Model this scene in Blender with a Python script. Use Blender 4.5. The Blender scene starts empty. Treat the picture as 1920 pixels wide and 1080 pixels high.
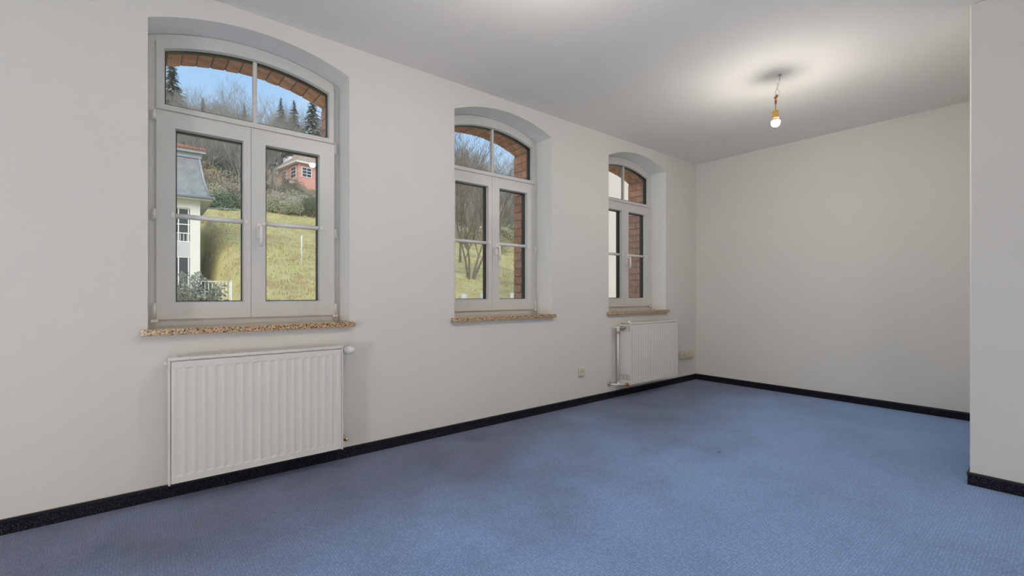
import bpy, math, random
from mathutils import Vector, Matrix

# ------------------------------------------------------------------ camera, sky, sun, exposure
scene = bpy.context.scene
C = scene.collection
H = 2.55                                     # room height
CAM = (0.0, -2.84, 1.012)
cam_data = bpy.data.cameras.new('camera')
cam_data.sensor_width = 36.0
cam_data.lens = 856.27 * 36.0 / 1920.0
cam_data.shift_y = 11.23 / 1920.0
cam_data.clip_start = 0.02
cam_data.clip_end = 800
cam = bpy.data.objects.new('camera', cam_data)
C.objects.link(cam)
cam.location = CAM
cam.rotation_euler = (math.radians(90), 0, math.radians(-39.09))
scene.camera = cam

vs = scene.view_settings
vs.view_transform = 'Standard'
vs.look = 'None'
vs.gamma = 1.0
vs.exposure = 0.0
vs.use_curve_mapping = False
scene.cycles.use_denoising = True
scene.cycles.max_bounces = 7
scene.cycles.diffuse_bounces = 4
scene.cycles.glossy_bounces = 3
scene.cycles.use_adaptive_sampling = True
scene.cycles.adaptive_threshold = 0.07
scene.cycles.adaptive_min_samples = 16
scene.cycles.transparent_max_bounces = 24
scene.cycles.sample_clamp_indirect = 8.0
scene.cycles.caustics_reflective = False
scene.cycles.caustics_refractive = False

SKY_STRENGTH = 1.04
SUN_STRENGTH = 3.4
BULB_STRENGTH = 850.0                     # light domes of the pendant bulbs
REAR_FILL = 21.0
LEFT_FILL = 52.0                      # added unseen globes for fill light, left and behind the camera
LAMP_COLOR = (1.0, 0.935, 0.835)

world = bpy.data.worlds.new('sky')
scene.world = world
world.use_nodes = True
nt = world.node_tree
nt.nodes.clear()
out = nt.nodes.new('ShaderNodeOutputWorld')
bg = nt.nodes.new('ShaderNodeBackground')
tc = nt.nodes.new('ShaderNodeTexCoord')
sep = nt.nodes.new('ShaderNodeSeparateXYZ')
ramp = nt.nodes.new('ShaderNodeValToRGB')
ramp.color_ramp.elements[0].position = 0.0
ramp.color_ramp.elements[0].color = (0.80, 0.89, 0.98, 1)
ramp.color_ramp.elements[1].position = 0.75
ramp.color_ramp.elements[1].color = (0.24, 0.48, 0.92, 1)
e = ramp.color_ramp.elements.new(0.38)
e.color = (0.40, 0.64, 0.98, 1)
noi = nt.nodes.new('ShaderNodeTexNoise')
noi.inputs['Scale'].default_value = 2.6
noi.inputs['Detail'].default_value = 6
cr = nt.nodes.new('ShaderNodeValToRGB')
cr.color_ramp.elements[0].position = 0.52
cr.color_ramp.elements[0].color = (0, 0, 0, 1)
cr.color_ramp.elements[1].position = 0.78
cr.color_ramp.elements[1].color = (0.8, 0.8, 0.8, 1)
mixc = nt.nodes.new('ShaderNodeMix')
mixc.data_type = 'RGBA'
mixc.inputs['B'].default_value = (0.93, 0.93, 0.92, 1)
nt.links.new(tc.outputs['Generated'], sep.inputs[0])
nt.links.new(sep.outputs['Z'], ramp.inputs[0])
nt.links.new(tc.outputs['Generated'], noi.inputs['Vector'])
nt.links.new(noi.outputs['Fac'], cr.inputs[0])
nt.links.new(cr.outputs[0], mixc.inputs['Factor'])
nt.links.new(ramp.outputs[0], mixc.inputs['A'])
nt.links.new(mixc.outputs['Result'], bg.inputs['Color'])
bg.inputs['Strength'].default_value = SKY_STRENGTH
nt.links.new(bg.outputs[0], out.inputs[0])

sun_data = bpy.data.lights.new('sun', 'SUN')
sun_data.energy = SUN_STRENGTH
sun_data.angle = math.radians(45)
sun_data.color = (1.0, 0.95, 0.86)
sun = bpy.data.objects.new('sun', sun_data)
C.objects.link(sun)
sun.rotation_euler = (math.radians(50), 0, math.radians(-28))   # shines over the roof towards the hillside

# ------------------------------------------------------------------ helpers
def tag(o, label=None, cat=None, group=None, kind=None):
    if label: o['label'] = label
    if cat: o['category'] = cat
    if group: o['group'] = group
    if kind: o['kind'] = kind
    return o

def empty(name, loc=(0, 0, 0), parent=None):
    o = bpy.data.objects.new(name, None)
    o.empty_display_size = 0.1
    C.objects.link(o)
    o.location = loc
    if parent: o.parent = parent
    return o

class MB:
    """collects shapes; build() links them as ONE mesh object"""
    def __init__(s): s.v = []; s.f = []; s.smooth = set()
    def add(s, vs, fs, smooth=False):
        b = len(s.v); s.v += [tuple(p) for p in vs]
        for f in fs:
            if smooth: s.smooth.add(len(s.f))
            s.f.append(tuple(i + b for i in f))
        return s
    def box(s, x0, x1, y0, y1, z0, z1):
        return s.add([(x0,y0,z0),(x1,y0,z0),(x1,y1,z0),(x0,y1,z0),(x0,y0,z1),(x1,y0,z1),(x1,y1,z1),(x0,y1,z1)],
                     [(3,2,1,0),(4,5,6,7),(0,1,5,4),(1,2,6,5),(2,3,7,6),(3,0,4,7)])
    def bbox(s, x0, x1, y0, y1, z0, z1, b=0.004):
        """box with chamfered edges"""
        c = [(x0,x1),(y0,y1),(z0,z1)]
        vs = []; idx = {}
        for sx in (0,1):
            for sy in (0,1):
                for sz in (0,1):
                    P = [c[0][sx], c[1][sy], c[2][sz]]
                    for ax in range(3):
                        q = list(P)
                        for a2 in range(3):
                            if a2 != ax: q[a2] += b if (sx,sy,sz)[a2] == 0 else -b
                        idx[(sx,sy,sz,ax)] = len(vs); vs.append(q)
        fs = []
        for ax in range(3):
            o1, o2 = [a for a in range(3) if a != ax]
            for sd in (0,1):
                loop = []
                for a, b2 in ((0,0),(1,0),(1,1),(0,1)):
                    k = [0,0,0]; k[ax] = sd; k[o1] = a; k[o2] = b2
                    loop.append(idx[(k[0],k[1],k[2],ax)])
                fs.append(loop)
            for a in (0,1):
                for b2 in (0,1):
                    k0 = [0,0,0]; k0[o1] = a; k0[o2] = b2; k1 = list(k0); k1[ax] = 1
                    fs.append([idx[(*k0,o1)], idx[(*k1,o1)], idx[(*k1,o2)], idx[(*k0,o2)]])
        for sx in (0,1):
            for sy in (0,1):
                for sz in (0,1):
                    fs.append([idx[(sx,sy,sz,0)], idx[(sx,sy,sz,1)], idx[(sx,sy,sz,2)]])
        return s.add(vs, fs)
    def tube(s, pts, r, n=10, cap=True, smooth=True):
        pts = [Vector(p) for p in pts]
        if not isinstance(r, (list, tuple)): r = [r] * len(pts)
        vs = []; fs = []
        up = None
        for i, p in enumerate(pts):
            d = (pts[min(i+1, len(pts)-1)] - pts[max(i-1, 0)]).normalized()
            if up is None:
                up = Vector((0,0,1)) if abs(d.z) < .9 else Vector((1,0,0))
            a = d.cross(up).normalized(); b = a.cross(d).normalized(); up = b
            for k in range(n):
                t = 2*math.pi*k/n
                vs.append(p + (a*math.cos(t) + b*math.sin(t))*r[i])
        for i in range(len(pts)-1):
            for k in range(n):
                fs.append((i*n+k, i*n+(k+1)%n, (i+1)*n+(k+1)%n, (i+1)*n+k))
        s.add(vs, fs, smooth)
        if cap:
            b0 = len(s.v) - len(vs)
            s.f.append(tuple(b0+k for k in reversed(range(n))))
            s.f.append(tuple(b0+(len(pts)-1)*n+k for k in range(n)))
        return s
    def lathe(s, prof, origin, axis='z', n=20, smooth=True):
        """prof: (radius, height) along the axis"""
        vs = []; fs = []
        O = Vector(origin)
        for r, h in prof:
            for k in range(n):
                t = 2*math.pi*k/n
                a, b = r*math.cos(t), r*math.sin(t)
                vs.append(O + Vector({'z': (a,b,h), 'x': (h,a,b), 'y': (a,h,b)}[axis]))
        for i in range(len(prof)-1):
            for k in range(n):
                fs.append((i*n+k, i*n+(k+1)%n, (i+1)*n+(k+1)%n, (i+1)*n+k))
        s.add(vs, fs, smooth)
        b0 = len(s.v) - len(vs)
        s.f.append(tuple(b0+k for k in reversed(range(n))))
        s.f.append(tuple(b0+(len(prof)-1)*n+k for k in range(n)))
        return s
    def ring(s, outer, inner, y0, y1, inner1=None):
        """frame: two loops in XZ with equal counts, between y0 (room side) and y1; inner1 = inner loop at y1"""
        n = len(outer); inner1 = inner1 or inner
        vs = [(x,y0,z) for x,z in outer] + [(x,y0,z) for x,z in inner] + [(x,y1,z) for x,z in outer] + [(x,y1,z) for x,z in inner1]
        fs = []
        for i in range(n):
            j = (i+1) % n
            fs += [(i,j,n+j,n+i), (2*n+j,2*n+i,3*n+i,3*n+j), (j,i,2*n+i,2*n+j), (n+i,n+j,3*n+j,3*n+i)]
        return s.add(vs, fs)
    def plate(s, loop, y0, y1):
        n = len(loop)
        vs = [(x,y0,z) for x,z in loop] + [(x,y1,z) for x,z in loop]
        fs = [tuple(range(n)), tuple(reversed(range(n, 2*n)))]
        for i in range(n):
            j = (i+1) % n
            fs.append((j, i, n+i, n+j))
        return s.add(vs, fs)
    def mesh(s, name, mat):
        me = bpy.data.meshes.new(name)
        me.from_pydata(s.v, [], s.f)
        if s.smooth:
            for i in s.smooth: me.polygons[i].use_smooth = True
        me.materials.append(mat)
        me.validate(); me.update()
        return me
    def build(s, name, mat, parent=None, loc=None, fix=True):
        me = s.mesh(name, mat)
        if fix:
            import bmesh
            bm = bmesh.new(); bm.from_mesh(me)
            bmesh.ops.recalc_face_normals(bm, faces=bm.faces)
            bm.to_mesh(me); bm.free()
        o = bpy.data.objects.new(name, me)
        C.objects.link(o)
        if parent: o.parent = parent
        if loc is not None: o.location = loc
        return o

def copy_tree(o, parent=None):
    c = o.copy(); C.objects.link(c); c.parent = parent
    for ch in o.children: copy_tree(ch, c)
    return c

def inst(name, me, loc, parent=None, rot=(0,0,0), sc=(1,1,1)):
    o = bpy.data.objects.new(name, me); C.objects.link(o)
    o.location = loc; o.rotation_euler = rot; o.scale = sc
    if parent: o.parent = parent
    return o

# ------------------------------------------------------------------ materials
def mat(name, color, rough=0.6, metal=0.0, spec=0.5):
    m = bpy.data.materials.new(name); m.use_nodes = True
    b = m.node_tree.nodes['Principled BSDF']
    b.inputs['Base Color'].default_value = (*color, 1)
    b.inputs['Roughness'].default_value = rough
    b.inputs['Metallic'].default_value = metal
    b.inputs['Specular IOR Level'].default_value = spec
    return m
def N(m, t, **kw):
    n = m.node_tree.nodes.new(t)
    for k, v in kw.items():
        if k in n.inputs: n.inputs[k].default_value = v
        else: setattr(n, k, v)
    return n
def L(m, a, b): m.node_tree.links.new(a, b)
def B(m): return m.node_tree.nodes['Principled BSDF']
def coords(m, which='Object', scale=(1,1,1)):
    t = N(m, 'ShaderNodeTexCoord'); mp = N(m, 'ShaderNodeMapping')
    mp.inputs['Scale'].default_value = scale
    L(m, t.outputs[which], mp.inputs[0]); return mp.outputs[0]
def noise(m, vec, scale, detail=4, rough=.5):
    n = N(m, 'ShaderNodeTexNoise'); n.inputs['Scale'].default_value = scale
    n.inputs['Detail'].default_value = detail; n.inputs['Roughness'].default_value = rough
    L(m, vec, n.inputs['Vector']); return n.outputs['Fac']
def ramp_(m, fac, stops):
    r = N(m, 'ShaderNodeValToRGB')
    els = r.color_ramp.elements
    while len(els) < len(stops): els.new(0.5)
    for e, (p, c) in zip(els, stops):
        e.position = p; e.color = (*c, 1) if len(c) == 3 else c
    L(m, fac, r.inputs[0]); return r.outputs[0]
def mixcol(m, fac, a, b, mode='MIX'):
    n = N(m, 'ShaderNodeMix', data_type='RGBA', blend_type=mode)
    if isinstance(fac, float): n.inputs['Factor'].default_value = fac
    else: L(m, fac, n.inputs['Factor'])
    for k, x in (('A', a), ('B', b)):
        if isinstance(x, tuple): n.inputs[k].default_value = (*x, 1)
        else: L(m, x, n.inputs[k])
    return n.outputs['Result']
def bump(m, h, strength, dist=.002):
    b = N(m, 'ShaderNodeBump'); b.inputs['Strength'].default_value = strength
    b.inputs['Distance'].default_value = dist
    L(m, h, b.inputs['Height']); L(m, b.outputs[0], B(m).inputs['Normal'])

def plaster(name, col, sc=55, st=.35):
    m = mat(name, col, .85, spec=.2)
    v = coords(m)
    a = noise(m, v, sc, 3, .55); b = noise(m, v, sc*3.1, 2, .5)
    ad = N(m, 'ShaderNodeMath', operation='ADD'); L(m, a, ad.inputs[0]); L(m, b, ad.inputs[1])
    bump(m, ad.outputs[0], st, .004)
    c = ramp_(m, noise(m, v, .9, 3), [(.3, tuple(x*.975 for x in col)), (.7, col)])
    L(m, c, B(m).inputs['Base Color'])
    return m
M_WALL = plaster('white_woodchip_paper', (.755, .738, .708))
M_CEIL = plaster('white_ceiling_paint', (.905, .88, .84), 70, .25)
M_REVEAL = mat('smooth_white_reveal_paint', (.89, .89, .885), .5, spec=.3)
M_PVC = mat('white_plastic_frame', (.66, .655, .638), .35)
M_BROWN = mat('dark_brown_foil', (.030, .020, .015), .45)
M_GASKET = mat('black_rubber', (.02, .02, .02), .6)
M_ENAMEL = mat('white_radiator_enamel', (.76, .74, .705), .35)
M_DARK = mat('dark_radiator_inside', (.10, .075, .055), .8)
M_BRASS = mat('aged_brass', (.60, .33, .13), .38, .9)
M_VALVE = mat('tarnished_valve', (.36, .31, .27), .45, .5)
M_CHROME = mat('dull_chrome', (.55, .54, .52), .3, .9)
M_CREAM = mat('cream_plastic', (.70, .63, .50), .4)
M_WHITEPL = mat('white_plastic', (.82, .81, .79), .4)
M_HOLE = mat('dark_hole', (.03, .027, .024), .8)
M_WIRE = mat('bare_brown_wire', (.20, .09, .035), .5)
M_TERM = mat('orange_brown_terminal', (.42, .13, .035), .45)
M_SOCKET = mat('ochre_lamp_holder', (.66, .40, .10), .45)

# granite
M_GRANITE = mat('speckled_granite', (.5, .4, .3), .05)
B(M_GRANITE).inputs['IOR'].default_value = 1.6
v = coords(M_GRANITE)
vo = N(M_GRANITE, 'ShaderNodeTexVoronoi', feature='F1'); vo.inputs['Scale'].default_value = 230
L(M_GRANITE, v, vo.inputs['Vector'])
sx = N(M_GRANITE, 'ShaderNodeSeparateColor'); L(M_GRANITE, vo.outputs['Color'], sx.inputs[0])
gr = ramp_(M_GRANITE, sx.outputs[0], [(0, (.05,.03,.02)), (.20, (.10,.045,.025)), (.34, (.42,.20,.09)), (.55, (.62,.42,.22)), (.8, (.72,.56,.36)), (1, (.55,.40,.25))])
L(M_GRANITE, gr, B(M_GRANITE).inputs['Base Color'])

# carpet with small light dots, worn patches and shade painted in towards the windows
M_CARPET = mat('blue_dotted_carpet', (.12,.19,.34), .95, spec=.1)
v = coords(M_CARPET)
vo = N(M_CARPET, 'ShaderNodeTexVoronoi', feature='F1'); vo.inputs['Scale'].default_value = 88
vo.inputs['Randomness'].default_value = .4
L(M_CARPET, v, vo.inputs['Vector'])
dots = ramp_(M_CARPET, vo.outputs['Distance'], [(.10, (1,1,1)), (.48, (0,0,0))])
fine = noise(M_CARPET, v, 260, 2)
big = noise(M_CARPET, v, 1.15, 5, .6)
patch = noise(M_CARPET, v, 2.6, 5, .62)
clean = ramp_(M_CARPET, big, [(.32, (.21,.315,.555)), (.5, (.242,.37,.655)), (.68, (.265,.405,.71))])
soil_shade_col = ramp_(M_CARPET, patch, [(.30, (.075,.082,.130)), (.42, (.125,.139,.215)), (.60, (.155,.175,.275))])
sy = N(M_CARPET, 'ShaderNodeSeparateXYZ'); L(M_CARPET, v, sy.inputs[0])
soil_shade = N(M_CARPET, 'ShaderNodeMath', operation='MULTIPLY_ADD'); soil_shade.inputs[1].default_value = .42     # blotchy soiling plus painted shade, darker towards the window wall
L(M_CARPET, sy.outputs['Y'], soil_shade.inputs[0])
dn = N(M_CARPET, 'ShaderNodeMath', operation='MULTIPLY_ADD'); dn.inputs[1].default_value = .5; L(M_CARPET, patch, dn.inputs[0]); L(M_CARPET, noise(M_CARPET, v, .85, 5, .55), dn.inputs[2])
L(M_CARPET, dn.outputs[0], soil_shade.inputs[2])
dm = ramp_(M_CARPET, soil_shade.outputs[0], [(.14, (0,0,0)), (.62, (1,1,1))])
base = mixcol(M_CARPET, dm, clean, soil_shade_col)
lit = mixcol(M_CARPET, 1.0, base, (1.42,1.40,1.35), 'MULTIPLY')
dk = mixcol(M_CARPET, 1.0, base, (.84,.84,.86), 'MULTIPLY')
cc = mixcol(M_CARPET, dots, dk, lit)
fr = ramp_(M_CARPET, fine, [(.3, (.84,.84,.84)), (.7, (1.14,1.14,1.14))])
cc = mixcol(M_CARPET, 1.0, cc, fr, 'MULTIPLY')
vs_ = N(M_CARPET, 'ShaderNodeTexVoronoi', feature='F1'); vs_.inputs['Scale'].default_value = 1.5   # small dark specks
L(M_CARPET, v, vs_.inputs['Vector'])
spk = ramp_(M_CARPET, vs_.outputs['Distance'], [(.010, (.25,.25,.3)), (.026, (1,1,1))])
cc = mixcol(M_CARPET, 1.0, cc, spk, 'MULTIPLY')
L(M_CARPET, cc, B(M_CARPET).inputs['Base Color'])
B(M_CARPET).inputs['Sheen Weight'].default_value = .5
B(M_CARPET).inputs['Sheen Roughness'].default_value = .45
B(M_CARPET).inputs['Sheen Tint'].default_value = (.6,.75,1,1)
bump(M_CARPET, fine, .5, .003)

# navy carpet skirting
M_SKIRT = mat('navy_dotted_skirting_carpet', (.012,.013,.022), .9, spec=.15)
v = coords(M_SKIRT)
vo = N(M_SKIRT, 'ShaderNodeTexVoronoi', feature='F1'); vo.inputs['Scale'].default_value = 125; vo.inputs['Randomness'].default_value = .6
L(M_SKIRT, v, vo.inputs['Vector'])
d2 = ramp_(M_SKIRT, vo.outputs['Distance'], [(.10, (.075,.072,.10)), (.42, (.011,.011,.020))])
L(M_SKIRT, d2, B(M_SKIRT).inputs['Base Color'])
M_EDGE = mat('black_plastic_edge', (.012,.010,.012), .35)

# glass
M_GLASS = bpy.data.materials.new('window_glass'); M_GLASS.use_nodes = True
g = M_GLASS.node_tree; g.nodes.clear()
go = g.nodes.new('ShaderNodeOutputMaterial'); gm = g.nodes.new('ShaderNodeMixShader')
gt = g.nodes.new('ShaderNodeBsdfTransparent'); gt.inputs[0].default_value = (.97,.985,.975,1)
gg = g.nodes.new('ShaderNodeBsdfGlossy'); gg.inputs['Roughness'].default_value = .005
geo = g.nodes.new('ShaderNodeNewGeometry'); dt = g.nodes.new('ShaderNodeVectorMath'); dt.operation = 'DOT_PRODUCT'
def gmath(op, x, y):
    n = g.nodes.new('ShaderNodeMath'); n.operation = op
    for k, q in enumerate((x, y)):
        if q is None: continue
        if isinstance(q, float): n.inputs[k].default_value = q
        else: g.links.new(q, n.inputs[k])
    return n.outputs[0]
g.links.new(geo.outputs['Incoming'], dt.inputs[0]); g.links.new(geo.outputs['Normal'], dt.inputs[1])
om = gmath('SUBTRACT', 1.0, gmath('ABSOLUTE', dt.outputs['Value'], None))
gf = gmath('ADD', .035, gmath('MULTIPLY', .95, gmath('POWER', om, 5.0)))
g.links.new(gf, gm.inputs[0]); g.links.new(gt.outputs[0], gm.inputs[1])
g.links.new(gg.outputs[0], gm.inputs[2]); g.links.new(gm.outputs[0], go.inputs[0])

# brick and mortar
M_BRICK = mat('red_brick', (.42,.15,.08), .85, spec=.2)
oi = N(M_BRICK, 'ShaderNodeObjectInfo')
bc = ramp_(M_BRICK, oi.outputs['Random'], [(0, (.68,.33,.225)), (.3, (.77,.40,.28)), (.6, (.82,.46,.33)), (.85, (.73,.36,.245)), (1, (.83,.53,.41))])
v = coords(M_BRICK)
n1 = ramp_(M_BRICK, noise(M_BRICK, v, 22, 4, .6), [(.3, (.78,.78,.78)), (.7, (1.15,1.12,1.1))])
L(M_BRICK, mixcol(M_BRICK, 1.0, bc, n1, 'MULTIPLY'), B(M_BRICK).inputs['Base Color'])
bump(M_BRICK, noise(M_BRICK, v, 60, 3), .5, .004)
M_MORTAR = mat('grey_mortar', (.40,.34,.29), .95, spec=.1)
v = coords(M_MORTAR)
L(M_MORTAR, ramp_(M_MORTAR, noise(M_MORTAR, v, 30, 4), [(.3, (.24,.20,.17)), (.7, (.36,.31,.27))]), B(M_MORTAR).inputs['Base Color'])

# lit bulbs and added fill globes
def glow(name, strength):
    m = bpy.data.materials.new(name); m.use_nodes = True
    g = m.node_tree; g.nodes.clear()
    go = g.nodes.new('ShaderNodeOutputMaterial'); ge = g.nodes.new('ShaderNodeEmission')
    ge.inputs[0].default_value = (*LAMP_COLOR, 1); ge.inputs[1].default_value = strength
    g.links.new(ge.outputs[0], go.inputs[0]); return m
M_BULB = glow('lit_bulb', BULB_STRENGTH)
M_FILL = glow('left_fill_glow', LEFT_FILL)
M_FILL2 = glow('rear_fill_glow', REAR_FILL)

# outdoors
def vary(name, cols, scale, rough=.9, detail=5, coord='Object'):
    m = mat(name, cols[0], rough, spec=.15)
    v = coords(m, coord)
    k = len(cols)
    L(m, ramp_(m, noise(m, v, scale, detail, .6), [(.3+.4*i/(k-1), c) for i, c in enumerate(cols)]), B(m).inputs['Base Color'])
    return m
M_LAWN = vary('dry_autumn_grass', [(.38,.26,.15), (.46,.37,.17), (.52,.455,.205), (.44,.425,.155)], .55, detail=9)
v = coords(M_LAWN)
litter = ramp_(M_LAWN, noise(M_LAWN, v, .8, 8, .65), [(.3, (.30,.23,.15)), (.5, (.42,.34,.23)), (.7, (.40,.38,.23))])
sy = N(M_LAWN, 'ShaderNodeSeparateXYZ'); L(M_LAWN, v, sy.inputs[0])
ay = N(M_LAWN, 'ShaderNodeMath', operation='MULTIPLY_ADD'); ay.inputs[1].default_value = 8.0; L(M_LAWN, noise(M_LAWN, v, .12, 3), ay.inputs[0]); L(M_LAWN, sy.outputs['Y'], ay.inputs[2])
edge = N(M_LAWN, 'ShaderNodeMapRange'); edge.inputs['From Min'].default_value = 52; edge.inputs['From Max'].default_value = 57
L(M_LAWN, ay.outputs[0], edge.inputs['Value'])
old = B(M_LAWN).inputs['Base Color'].links[0].from_socket
L(M_LAWN, mixcol(M_LAWN, edge.outputs[0], old, litter), B(M_LAWN).inputs['Base Color'])
M_BARK = vary('grey_brown_bark', [(.16,.13,.10), (.27,.23,.19)], 3)
M_TWIG = vary('pale_grey_twigs', [(.28,.25,.21), (.43,.39,.335)], 2)
M_NEEDLE = vary('dark_conifer_needles', [(.25,.29,.245), (.38,.42,.37)], 1.5)
M_LEAFG = vary('olive_green_leaves', [(.33,.325,.21), (.47,.455,.31)], 2)
M_LEAFD = vary('deep_green_leaves', [(.17,.22,.15), (.28,.34,.23)], 2)
M_LEAFO = vary('orange_brown_leaves', [(.50,.30,.12), (.65,.46,.20)], 2)
M_LEAFB = vary('brown_dry_leaves', [(.38,.32,.25), (.52,.45,.36)], 2)
M_SLATE = mat('grey_slate', (.16,.17,.185), .55)
oi = N(M_SLATE, 'ShaderNodeObjectInfo')
L(M_SLATE, ramp_(M_SLATE, oi.outputs['Random'], [(0, (.205,.21,.215)), (1, (.265,.27,.28))]), B(M_SLATE).inputs['Base Color'])
M_ZINC = mat('weathered_zinc', (.33,.35,.37), .5)
M_RENDERW = vary('off_white_render', [(.74,.72,.66), (.80,.78,.72)], 1.2)
M_CREAMW = vary('cream_render', [(.58,.505,.455), (.62,.545,.495)], .7)
M_REDW = vary('red_render', [(.74,.36,.295), (.80,.43,.36)], 1.0)
M_TILE = mat('red_roof_tile', (.42,.17,.11), .8)
M_BROOF = vary('brown_tiled_roof', [(.36,.27,.21), (.46,.35,.28)], 2)
M_PANE = mat('dark_far_glass', (.06,.07,.075), .12)
M_WHITEF = mat('white_painted_metal', (.80,.80,.78), .5)
M_GREYP = mat('pale_grey_panel', (.52,.53,.54), .6)
M_PATH = vary('pale_gravel', [(.55,.51,.45), (.63,.60,.54)], 6)
M_STONE = vary('grey_stone', [(.42,.41,.38), (.52,.50,.47)], 8)

# ------------------------------------------------------------------ room shell
OPEN = 0.98
WX = [0.026, 1.768, 3.512]                 # left edge of each window opening
ZB = 0.81                                  # underside of the granite sill
ZC = 1.184                                 # centre height of all the arches
R_IN, R_OUT = 1.274, 1.216                 # plaster arch, brick arch
NA = 28
def arc(u0, u1, r, n=NA, uc=OPEN/2):
    return [(u0+(u1-u0)*i/n, ZC + math.sqrt(r*r - (u0+(u1-u0)*i/n-uc)**2)) for i in range(n+1)]

def arch_wall(y0, y1, xa, xb, za, zb, u0, u1, zbot, r, reveals=None):
    m = MB()
    def quad(x0, x1, z0, z1, z2=None, z3=None):
        # front and back faces of one strip: bottom z0->z1 (left,right), top z2/z3
        for y, s in ((y0, 1), (y1, -1)):
            q = [(x0,y,z0),(x1,y,z1),(x1,y,z3),(x0,y,z2)]
            m.add(q if s > 0 else q[::-1], [(0,1,2,3)])
    x = xa
    for X0 in WX:
        a, b = X0+u0, X0+u1
        quad(x, a, za, za, zb, zb)
        quad(a, b, za, za, zbot, zbot)
        A = [(X0+p, z) for p, z in arc(u0, u1, r)]
        rv = m if reveals is None else MB()
        for (p, z), (p2, z2) in zip(A, A[1:]):
            quad(p, p2, z, z2, zb, zb)
            rv.add([(p,y0,z),(p2,y0,z2),(p2,y1,z2),(p,y1,z)], [(3,2,1,0)])
        rv.add([(a,y0,zbot),(b,y0,zbot),(b,y1,zbot),(a,y1,zbot)], [(0,1,2,3)])
        rv.add([(a,y0,zbot),(a,y1,zbot),(a,y1,A[0][1]),(a,y0,A[0][1])], [(0,1,2,3)])
        rv.add([(b,y0,zbot),(b,y1,zbot),(b,y1,A[-1][1]),(b,y0,A[-1][1])], [(3,2,1,0)])
        if reveals is not None: reveals.append(rv)
        x = b
    quad(x, xb, za, za, zb, zb)
    m.add([(xa,y0,zb),(xb,y0,zb),(xb,y1,zb),(xa,y1,zb)], [(0,1,2,3)])
    m.add([(xa,y0,za),(xb,y0,za),(xb,y1,za),(xa,y1,za)], [(3,2,1,0)])
    m.add([(xa,y0,za),(xa,y1,za),(xa,y1,zb),(xa,y0,zb)], [(3,2,1,0)])
    m.add([(xb,y0,za),(xb,y1,za),(xb,y1,zb),(xb,y0,zb)], [(0,1,2,3)])
    return m

XL, XB, YR = -3.2, 5.127, -4.7             # left wall, back wall, rear wall
XP, YP = 3.42, -2.49                       # corner of the projecting wall
REV = []
wall_w = arch_wall(0, .26, XL-.2, XB+.2, 0, H+.0, 0, OPEN, ZB, R_IN, REV).build('wall_window', M_WALL, fix=False)
for rv in REV: rv.build('window_reveal', M_REVEAL, wall_w, fix=False)
tag(wall_w, 'long white textured wall with three arched window recesses', 'wall', kind='structure')
outer = arch_wall(.262, .475, XL-.2, XB+.2, -1.2, H+1.2, .025, .955, .80, R_OUT+.004).build('outer_masonry', M_MORTAR, wall_w, fix=False)
def solid(name, mt, label, cat, *b):
    o = MB().box(*b).build(name, mt); tag(o, label, cat, kind='structure'); return o
solid('floor', M_CARPET, 'blue dotted carpet floor with worn patches and painted shade towards the windows', 'floor', XL-.2, XB+.2, YR-.2, 0.0, -.1, 0)
solid('ceiling', M_CEIL, 'white textured ceiling above the room', 'ceiling', XL-.2, XB+.2, YR-.2, 0.26, H, H+.15)
solid('wall_back', M_WALL, 'plain white end wall behind the hanging bulb', 'wall', XB, XB+.2, YR-.2, 0, 0, H)
wp = MB().bbox(XP, XB-.002, YR+.002, YP, 0, H, .006).build('wall_right', M_WALL)
tag(wp, 'white projecting wall at the right edge of the picture', 'wall', kind='structure')
solid('wall_left', M_WALL, 'white wall at the near left end of the room', 'wall', XL-.2, XL, YR-.2, 0, 0, H)
solid('wall_rear', M_WALL, 'white wall opposite the windows behind the viewer', 'wall', XL, XB, YR-.2, YR, 0, H)

# skirting: carpet strips with a black plastic edge
def skirting(name, label, segs):
    """segs: (x0,y0,x1,y1,nx,ny) lines on the wall, n = direction into the room"""
    r = empty(name); tag(r, label, 'skirting', kind='structure')
    for x0, y0, x1, y1, nx, ny in segs:
        def bx(t, z0, z1, m):
            xs = sorted([x0, x1, x0+nx*t, x1+nx*t]); ys = sorted([y0, y1, y0+ny*t, y1+ny*t])
            return m.box(xs[0], xs[-1], ys[0], ys[-1], z0, z1)
        bx(.008, 0, .0545, MB()).build('carpet_strip', M_SKIRT, r)
        m = bx(.011, .0545, .066, MB()); m.build('edge_profile', M_EDGE, r)
    return r
XJ = 1.072
skirting('baseboard_window', 'dark dotted carpet skirting along the window wall', [(XL,0,XJ-.0015,0,0,-1), (XJ+.0015,0,XB-.012,0,0,-1)])
skirting('baseboard_back', 'dark carpet skirting along the end wall', [(XB,-.0005,XB,YP+.012,-1,0)])
skirting('baseboard_right', 'dark dotted carpet skirting around the projecting wall', [(XP,YP,XP,YR+.012,-1,0), (XP-.011,YP,XB-.012,YP,0,1)])
skirting('baseboard_rear', 'dark carpet skirting along the rear wall', [(XL,YR,XP-.012,YR,0,1)])
skirting('baseboard_left', 'dark carpet skirting along the near end wall', [(XL,-.012,XL,YR+.012,1,0)])

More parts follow.
